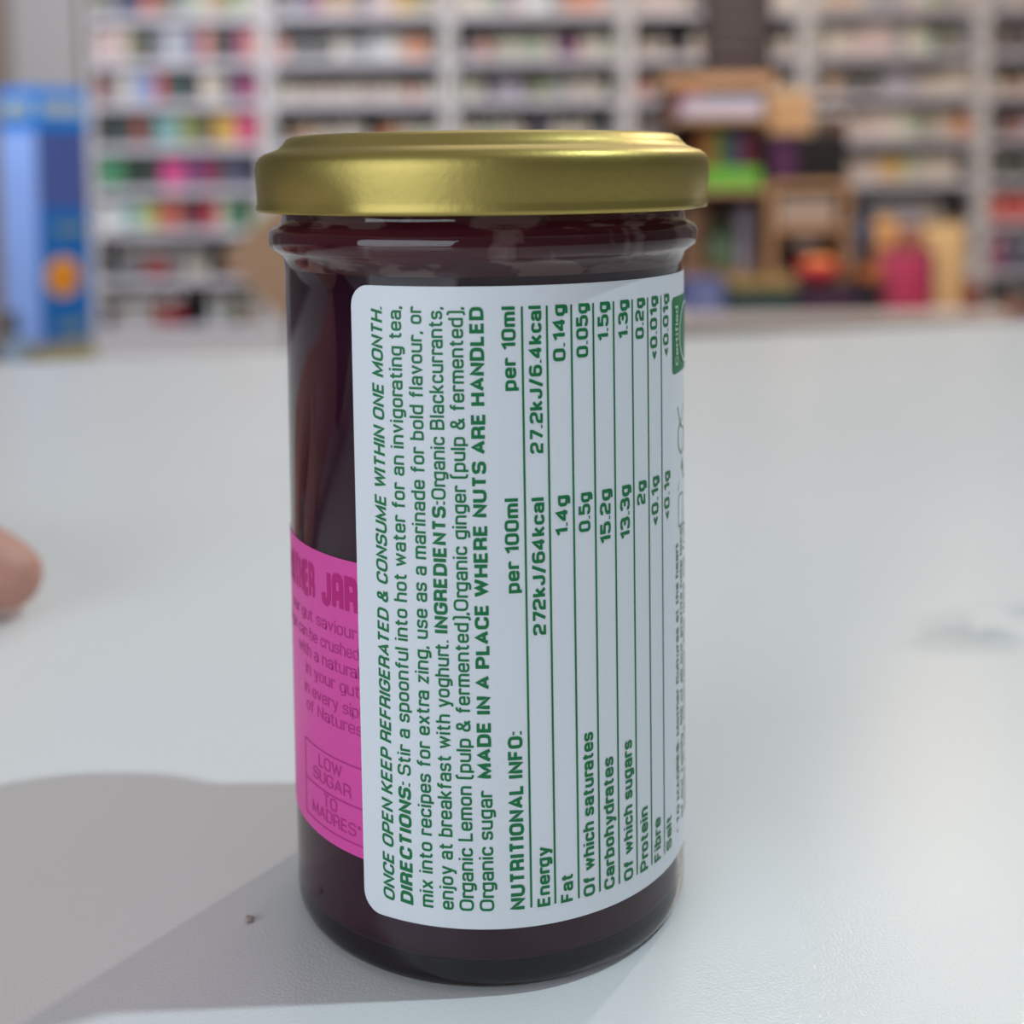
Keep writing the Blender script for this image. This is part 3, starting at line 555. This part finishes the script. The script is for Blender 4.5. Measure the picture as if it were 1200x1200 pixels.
def pack_mesh(kind, w, h, dpt):
    bm = bmesh.new()
    if kind == 'carton':
        addbox(bm, -w / 2, w / 2, -dpt / 2, dpt / 2, 0, h, bev=.002)
        addbox(bm, -w * .34, w * .34, -dpt / 2 - .0006, -dpt / 2 + .002, h * .62, h * .80, mi=1)
    elif kind == 'bottle':
        r = w / 2
        lathe(bm, [(0, 0), (r * .92, 0), (r, .004), (r, h * .62), (r * .8, h * .72), (r * .42, h * .78), (r * .42, h * .82), (r * .5, h * .82), (r * .5, h), (0, h)], 16, mi=[0, 0, 0, 0, 0, 0, 1, 1, 1])
    else:
        r = w / 2
        lathe(bm, [(0, 0), (r * .9, 0), (r * .94, .004), (r * .94, h * .8), (r, h * .8), (r, h * .97), (r * .95, h), (0, h)], 16, mi=[0, 0, 0, 1, 1, 1, 1])
    return bm
for bi, rowsb in enumerate(STOCK):
    x0, x1 = BX[bi]; x0 += .028; x1 -= .028
    if bi == 5: x1 = x0 + .40
    for ri, (codes, hf, kind) in enumerate(rowsb):
        zf = LV[ri + 1] + .0202; gaph = LV[ri] - LV[ri + 1] - .05
        n_ = len(codes); wd = (x1 - x0) / n_; cnt = 0
        for ci, key in enumerate(codes):
            if key == '.': continue
            cnt += 1
            h = gaph * min(.94, hf * (1.32 if bi == 0 else 1.16) * (.90 + .2 * random.random()))
            w = wd * (.94 if kind == 'carton' else .92); dp = .12 if kind == 'carton' else w
            x = x0 + wd * (ci + .5); y = YF + .03 + dp / 2 + random.random() * .012
            o = obj(kind if kind != 'tub' else 'lidded_tub', pack_mesh(kind, w, h, dp), [pack_mat(key), (pack_mat(key) if bi == 0 else m_band) if kind == 'carton' else (pack_mat(key) if key in 'kdvfmToGM' else m_cap)], loc=(x, y, zf))
            kn = {'carton': 'carton', 'bottle': 'capped bottle', 'tub': 'lidded tub'}[kind]
            tag(o, '%s %s, %s from left on the %s shelf of the %s bay' % (COL[key][0], kn, ORD[cnt - 1], SH[ri], BN[bi]),
                kn.split()[-1], '%ss on the %s shelf of the %s bay' % (kn, SH[ri], BN[bi]))

# ------------------------------------------------------------------ display table and what stands on it
m_wood = mat('light_wood', (186, 146, 108), .55, noise=.15, nscale=9)
m_dwood = mat('brown_wood', (96, 68, 56), .6, noise=.15, nscale=9)
ZT = -.340
tb = empty('display_table', (1.03, 4.15, -.953), 'low white display table standing before the shelves at right, loaded with gift goods', 'table')
ox, oy, oz = tb.location
m_tab = mat('table_white', (196, 186, 180), .5, noise=.04)
obj('tabletop', box(.50 - ox, 1.56 - ox, 3.75 - oy, 4.60 - oy, ZT - .04 - oz, ZT - oz, bev=.004), m_tab, tb)
obj('apron', box(.55 - ox, 1.51 - ox, 3.80 - oy, 4.55 - oy, ZT - .13 - oz, ZT - .04 - oz, bev=.002), mat('table_apron', (160, 152, 148), .6), tb)
for a in (.56, 1.44):
    for c in (3.81, 4.48):
        obj('leg', box(a - ox, a + .06 - ox, c - oy, c + .06 - oy, 0, ZT - .13 - oz, bev=.003), m_tab, tb)

def thing_box(name, label, cat, x0, x1, y0, y1, z0, z1, rgb, bev=.004, rough=.5, lid=None, band=None, group=None):
    """carton-like thing: body, lid, printed band"""
    c = ((x0 + x1) / 2, (y0 + y1) / 2, z0)
    t = empty(name, c, label, cat, group); w, d, h = (x1 - x0) / 2, (y1 - y0) / 2, z1 - z0
    key = 'col_%d_%d_%d' % rgb
    lh = h * .28 if lid else 0
    obj('body', box(-w, w, -d, d, 0, h - lh, bev=bev), mat(key, rgb, rough, noise=.08, nscale=10), t)
    if lid:
        obj('lid', box(-w - .003, w + .003, -d - .003, d + .003, h - lh, h, bev=bev), mat('col_%d_%d_%d' % lid, lid, rough, noise=.08, nscale=10), t)
    if band:
        obj('printed_band', box(-w * .6, w * .6, -d - .002, -d + .002, h * .3, h * .55), mat('col_%d_%d_%d' % band, band, rough), t)
    return t
thing_box('carton', 'blue carton at the left end of the display table', 'carton', .556, .678, 3.80, 3.95, ZT, -.235, (88, 100, 150), band=(150, 156, 190))
thing_box('gift_box', 'flat dark teal gift box with an olive gold lid', 'box', .694, .900, 3.80, 4.0, ZT, -.240, (36, 66, 66), lid=(140, 120, 72))
thing_box('gift_box', 'flat dark purple gift box under the wooden crate', 'box', .905, 1.108, 3.80, 4.15, ZT, -.255, (50, 32, 54), band=(90, 52, 80))
thing_box('gift_box', 'black gift box with an orange brown lid beside the magenta bags', 'box', 1.115, 1.172, 3.80, 4.15, ZT, -.205, (40, 34, 36), lid=(176, 100, 52))
# wooden crate standing on end
cr = empty('wooden_crate', (.975, 4.03, -.2535), 'light wooden crate stood on end on the gift boxes, open to the front', 'crate')
W_, H_, D_ = .135, .325, .10
for xx in (-W_, W_ - .022): obj('side_board', box(xx, xx + .022, -D_, D_, 0, H_, bev=.002), m_wood, cr)
obj('top_board', box(-W_ + .022, W_ - .022, -D_, D_, H_ - .022, H_, bev=.002), m_wood, cr)
obj('bottom_board', box(-W_ + .022, W_ - .022, -D_, D_, 0, .018, bev=.002), m_wood, cr)
obj('shelf', box(-W_ + .022, W_ - .022, -D_, D_, .165, .18, bev=.002), m_wood, cr)
for i in range(3): obj('back_slat', box(-W_ + .022, W_ - .022, D_ - .012, D_, .02 + i * .1, .105 + i * .1, bev=.002), m_wood if i else m_dwood, cr)
thing_box('kraft_box', 'pale kraft box inside the upper half of the wooden crate', 'box', .875, 1.06, 3.94, 4.08, -.073, .02, (170, 150, 136))
# red bowl with orange pouches
bw = empty('bowl', (.985, 3.865, -.2545), 'shallow red bowl with orange pouches in front of the crate', 'bowl')
bm = bmesh.new(); lathe(bm, [(0, 0), (.035, 0), (.06, .03), (.068, .072), (.063, .072), (.055, .035), (0, .012)], 28)
obj('bowl_body', bm, mat('red_bowl', (190, 34, 44), .4), bw, smooth=True)
for i in range(5):
    a = i * 2 * PI / 5; po = empty('pouch', (.985 + .03 * math.cos(a), 3.865 + .03 * math.sin(a), -.2545 + .03), 'small orange pouch, %s in the red bowl below the wooden crate' % ('at the right', 'at the back right', 'at the back left', 'at the front left', 'at the front')[i], 'pouch', 'orange pouches in the red bowl')
    bm = bmesh.new(); bmesh.ops.create_uvsphere(bm, u_segments=14, v_segments=8, radius=1)
    for v in bm.verts: v.co = Vector((v.co.x * .018, v.co.y * .018, (v.co.z + 1) * .028 * (1 + .1 * v.co.x)))
    obj('pouch_body', bm, mat('orange_pouch', (236, 160, 70), .5, noise=.15), po, smooth=True)
thing_box('gift_box', 'dark purple box, left of the two on top of the wooden crate', 'box', .845, .940, 3.95, 4.11, .072, .228, (64, 28, 66), band=(96, 50, 92))
thing_box('gift_box', 'black box, right of the two on top of the wooden crate', 'box', .944, 1.105, 3.95, 4.11, .072, .226, (20, 16, 18))
thing_box('kraft_box', 'tan kraft box resting on the dark purple box', 'box', .845, .985, 3.95, 4.10, .2285, .366, (190, 150, 108), lid=(198, 162, 120))
for i, xx in enumerate((1.015, 1.055, 1.092)):
    bm = bmesh.new(); lathe(bm, [(0, 0), (.016, 0), (.0175, .004), (.0175, .05), (.013, .055), (.013, .058), (.015, .058), (.015, .075), (0, .075)], 16, mi=[0, 0, 0, 0, 1, 1, 1, 1])
    tag(obj('jar', bm, [mat('brown_jar', (86, 66, 48), .3), m_cap], loc=(xx, 3.99, .2265)), 'small brown jar, %s from the left on the black box' % ORD[i], 'jar', 'small jars on the black box')

# wooden rack at the left of the table
rk = empty('wooden_rack', (.69, 4.10, ZT), 'brown wooden display rack at the back left of the table, topped by the chalkboard', 'rack')
ox, oy, oz = rk.location
obj('back_board', box(.52 - ox, .835 - ox, 4.22 - oy, 4.24 - oy, 0, .725, bev=.002), m_dwood, rk)
for xx in (.52, .815): obj('side_board', box(xx - ox, xx + .02 - ox, 4.02 - oy, 4.22 - oy, 0, .725, bev=.002), m_dwood, rk)
for zz, yy in ((-.225, 4.02), (.055, 3.84), (.283, 3.82)): obj('shelf', box(.54 - ox, .815 - ox, yy - oy, 4.22 - oy, zz - .016 - oz, zz - oz, bev=.002), m_wood, rk)
obj('top_plank', box(.505 - ox, .875 - ox, 3.99 - oy, 4.24 - oy, .385 - oz, .425 - oz, bev=.003), m_wood, rk)
thing_box('orange_pack', 'bright orange pack under the plank of the wooden rack', 'pack', .555, .645, 4.03, 4.12, .2835, .375, (224, 92, 40))
thing_box('leaflet_tray', 'pale lilac tray of leaflets sticking out of the wooden rack', 'tray', .56, .80, 3.83, 4.015, .2835, .342, (196, 190, 208), bev=.003)
for i, (c_, nm) in enumerate((((222, 132, 84), 'orange'), ((206, 176, 96), 'yellow'), ((120, 150, 110), 'sage green'), ((112, 112, 168), 'blue violet'), ((176, 64, 104), 'raspberry pink'))):
    x0 = .628 + i * .036
    thing_box('magazine', '%s booklet, %s from the left in the row on the wooden rack' % (nm, ORD[i]), 'booklet', x0, x0 + .033, 4.03, 4.14, .0555, .235 + .008 * (i % 2), c_, bev=.002, group='booklets on the wooden rack')
thing_box('display_tray', 'bright green tray below the booklets of the wooden rack', 'tray', .63, .80, 3.86, 4.015, .0555, .118, (104, 180, 60), bev=.004)
def pouch(name, label, x, y, z, w, h, d, rgb, cat='pouch', group=None):
    t = empty(name, (x, y, z), label, cat, group)
    bm = bmesh.new(); n_ = 12
    rings = []
    for i in range(n_ + 1):
        v = i / n_; th = d * (1 - v ** 1.6) + .003; ww = w * (1 - .06 * math.sin(v * PI))
        rings.append([bm.verts.new((ww / 2 * math.cos(a) * (1 if abs(math.cos(a)) > .99 else 1), th / 2 * math.sin(a), h * v)) for a in [2 * PI * j / 16 for j in range(16)]])
    for i in range(n_):
        for j in range(16): bm.faces.new((rings[i][j], rings[i][(j + 1) % 16], rings[i + 1][(j + 1) % 16], rings[i + 1][j]))
    bm.faces.new(rings[0]); bm.faces.new(rings[-1])
    key = 'col_%d_%d_%d' % rgb
    obj('pouch_body', bm, mat(key, rgb, .5, noise=.12, nscale=12), t, smooth=True)
    obj('seal_strip', box(-w * .49, w * .49, -.003, .003, h - .002, h + .012), mat('seal_%d_%d_%d' % rgb, tuple(int(c_ * .8) for c_ in rgb), .5), t)
    return t
def bag_handle(t, w, h):
    for yy in (-.012, .012):
        bm = bmesh.new(); pr = None
        for k in range(15):
            a = PI * k / 14; x, z = -w * math.cos(a), h + .008 + .035 * math.sin(a); n_ = Vector((-math.cos(a), 0, math.sin(a)))
            cur = [bm.verts.new((x + n_.x * .003 * math.cos(b_), yy + .003 * math.sin(b_), z + n_.z * .003 * math.cos(b_))) for b_ in [2 * PI * j / 6 for j in range(6)]]
            if pr:
                for j in range(6): bm.faces.new((pr[j], pr[(j + 1) % 6], cur[(j + 1) % 6], cur[j]))
            pr = cur
        obj('handle', bm, mat('bag_cord', (120, 52, 66), .7), t, smooth=True)
def bottle(name, label, x, y, z, r, h, rgb, cap, cat='bottle'):
    t = empty(name, (x, y, z), label, cat)
    bm = bmesh.new(); lathe(bm, [(0, 0), (r * .93, 0), (r, .006), (r, h * .66), (r * .9, h * .73), (r * .42, h * .82), (r * .38, h * .88), (0, h * .88)], 24)
    obj('bottle_body', bm, mat('col_%d_%d_%d' % rgb, rgb, .25, noise=.06), t, smooth=True)
    bm = bmesh.new(); lathe(bm, [(r * .3, h * .87), (r * .46, h * .87), (r * .46, h), (0, h)], 20); obj('cap', bm, mat('col_%d_%d_%d' % cap, cap, .4), t)
    bm = bmesh.new(); lathe(bm, [(r * 1.01, h * .2), (r * 1.012, h * .2), (r * 1.012, h * .55), (r * 1.01, h * .55)], 24); obj('wrap_label', bm, mat('wrap_%d_%d_%d' % rgb, tuple(min(255, int(c_ * 1.25 + 12)) for c_ in rgb), .5), t)
    return t
bottle('bottle', 'sage green bottle standing in the lowest level of the wooden rack', .715, 4.10, -.2245, .045, .17, (112, 138, 106), (150, 150, 120))
pouch('pouch', 'peach kraft pouch beside the green bottle in the rack', .62, 4.10, -.2245, .09, .21, .05, (196, 150, 116))
pouch('pouch', 'pale lilac pouch at the right side of the rack', .785, 4.06, -.2245, .05, .20, .04, (186, 176, 196))
bottle('bottle', 'tall dark navy bottle between the crate and the magenta bags', 1.143, 3.90, -.2045, .030, .245, (26, 38, 60), (30, 30, 38))
bag_handle(pouch('gift_bag', 'magenta gift bag standing at the middle right of the display table', 1.262, 3.86, ZT, .165, .185, .07, (168, 48, 84), 'bag'), .035, .185)
pouch('gift_bag', 'plum purple gift bag pressed against the magenta one', 1.350, 3.93, ZT, .06, .165, .05, (106, 44, 86), 'bag')
pouch('pouch', 'tan pouch peeking out over the magenta gift bag', 1.235, 4.02, ZT, .11, .285, .05, (206, 156, 100))
pouch('pouch', 'rust brown pouch between the tan and the pale yellow ones', 1.335, 4.05, ZT, .09, .25, .05, (160, 104, 84))
pouch('pouch', 'wide pale yellow pouch near the right end of the display table', 1.425, 3.97, ZT, .14, .265, .06, (206, 172, 122))
bm = bmesh.new(); lathe(bm, [(0, 0), (.028, 0), (.031, .004), (.031, .07), (.034, .07), (.034, .088), (0, .088)], 20, mi=[0, 0, 0, 1, 1, 1])
tag(obj('lidded_tub', bm, [mat('dark_red_tub', (128, 58, 54), .4), mat('tub_lid', (140, 70, 62), .4)], loc=(1.475, 3.84, ZT)), 'dark red tub at the right end of the display table', 'tub')

# chalkboard on the rack
cb = empty('chalkboard', (.765, 4.08, .425), 'dark chalkboard sign with faint chalk lines standing on the wooden rack', 'chalkboard')
obj('board_panel', box(-.105, .105, -.006, .006, .015, .47, bev=.001), mat('chalkboard', (52, 42, 44), .7, noise=.15, nscale=14), cb)
for a in ((-.115, -.105, .0, .485), (.105, .115, .0, .485), (-.105, .105, .0, .015), (-.105, .105, .47, .485)):
    obj('frame_bar', box(a[0], a[1], -.010, .010, a[2], a[3], bev=.001), mat('dark_frame', (46, 34, 36), .5), cb)
for i in range(8):
    obj('chalk_line', box(-.08, .03 + .045 * ((i * 7) % 3) / 2, -.0075, -.006, .08 + i * .045, .086 + i * .045), mat('chalk', (112, 104, 104), .9), cb)

# ------------------------------------------------------------------ blue display tower at the left
tw = empty('display_tower', (-1.735, 4.55, -.953), 'tall blue cardboard display tower with an orange disc at the left edge', 'display stand')
tw.rotation_euler = (0, 0, math.radians(55))
m_b1 = mat('tower_periwinkle_lit', (146, 176, 236), .3, noise=.10, nscale=4)  # own periwinkle hue, brightened so the lit side is in the colour
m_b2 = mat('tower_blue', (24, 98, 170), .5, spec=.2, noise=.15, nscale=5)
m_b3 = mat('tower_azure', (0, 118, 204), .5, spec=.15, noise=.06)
m_b4 = mat('tower_indigo', (66, 82, 140), .35, noise=.2, nscale=5)
s_ = .109
HB = 1.24; HT = 1.39
obj('core', box(-s_, s_, -s_, s_, .10, HB, bev=.004), m_b4, tw)
obj('header', box(-s_ - .004, s_ + .004, -s_ - .004, s_ + .004, HB, HT, bev=.004), m_b3, tw)
obj('base_box', box(-s_ - .004, s_ + .004, -s_ - .004, s_ + .004, 0, .46, bev=.004), mat('tower_base', (150, 142, 104), .5, noise=.1), tw)
# the left-facing side (local -x after turning), painted paler as if lit, and the right-facing side (local -y)
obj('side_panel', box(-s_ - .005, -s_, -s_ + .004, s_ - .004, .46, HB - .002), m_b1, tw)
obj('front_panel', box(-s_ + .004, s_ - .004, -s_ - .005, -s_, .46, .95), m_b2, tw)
def disc(name, r, th, m, par, loc, rot):
    bm = bmesh.new(); bmesh.ops.create_cone(bm, cap_ends=True, segments=40, radius1=r, radius2=r, depth=th)
    o = obj(name, bm, m, par); o.location = loc; o.rotation_euler = rot; return o
disc('disc', .072, .004, mat('tower_yellow', (220, 160, 44), .4), tw, (-.018, -s_ - .007, .70), (PI / 2, 0, 0))
disc('disc_centre', .042, .004, mat('tower_orange', (206, 112, 32), .4), tw, (-.018, -s_ - .0105, .70), (PI / 2, 0, 0))
m_ltr = mat('tower_lettering', (176, 178, 150), .5)
for a in range(7):
    obj('lettering', box(-s_ - .008, -s_ - .004, -.09 + a * .027, -.072 + a * .027, HB + .05, HB + .105), m_ltr, tw)
    obj('lettering', box(-.09 + a * .027, -.072 + a * .027, -s_ - .008, -s_ - .004, HB + .05, HB + .105), m_ltr, tw)
for zz in (.86, .50): obj('lettering', box(-.05, .08, -s_ - .008, -s_ - .004, zz, zz + .03), mat('tower_sage', (110, 132, 120), .5), tw)
bt = bottle('bottle', 'pale grey blue bottle standing in front of the blue tower', -1.745, 4.22, -.953, .05, .60, (120, 140, 158), (40, 50, 62))

# kraft board sign turned on its corner, behind the jar
ks = empty('kraft_sign', (-.498, 2.62, -.953), 'diamond shaped kraft board sign just left of the jar, under the lid', 'sign')
m_kraft = mat('kraft_board', (204, 162, 128), .7, noise=.08, nscale=8)
bm = box(-.102, .102, -.006, .006, -.102, .102, bev=.002)
o = obj('board', bm, m_kraft, ks); o.location = (0, 0, .953 - .072); o.rotation_euler = (0, math.radians(47), 0)
bm = bmesh.new(); lathe(bm, [(0, 0), (.12, 0), (.12, .012), (.02, .022), (.009, .03), (.009, .84), (0, .84)], 24)
o = obj('stand_pole', bm, mat('sign_stand', (170, 168, 170), .4)); o.parent = ks; o.location = (0, .02, 0)
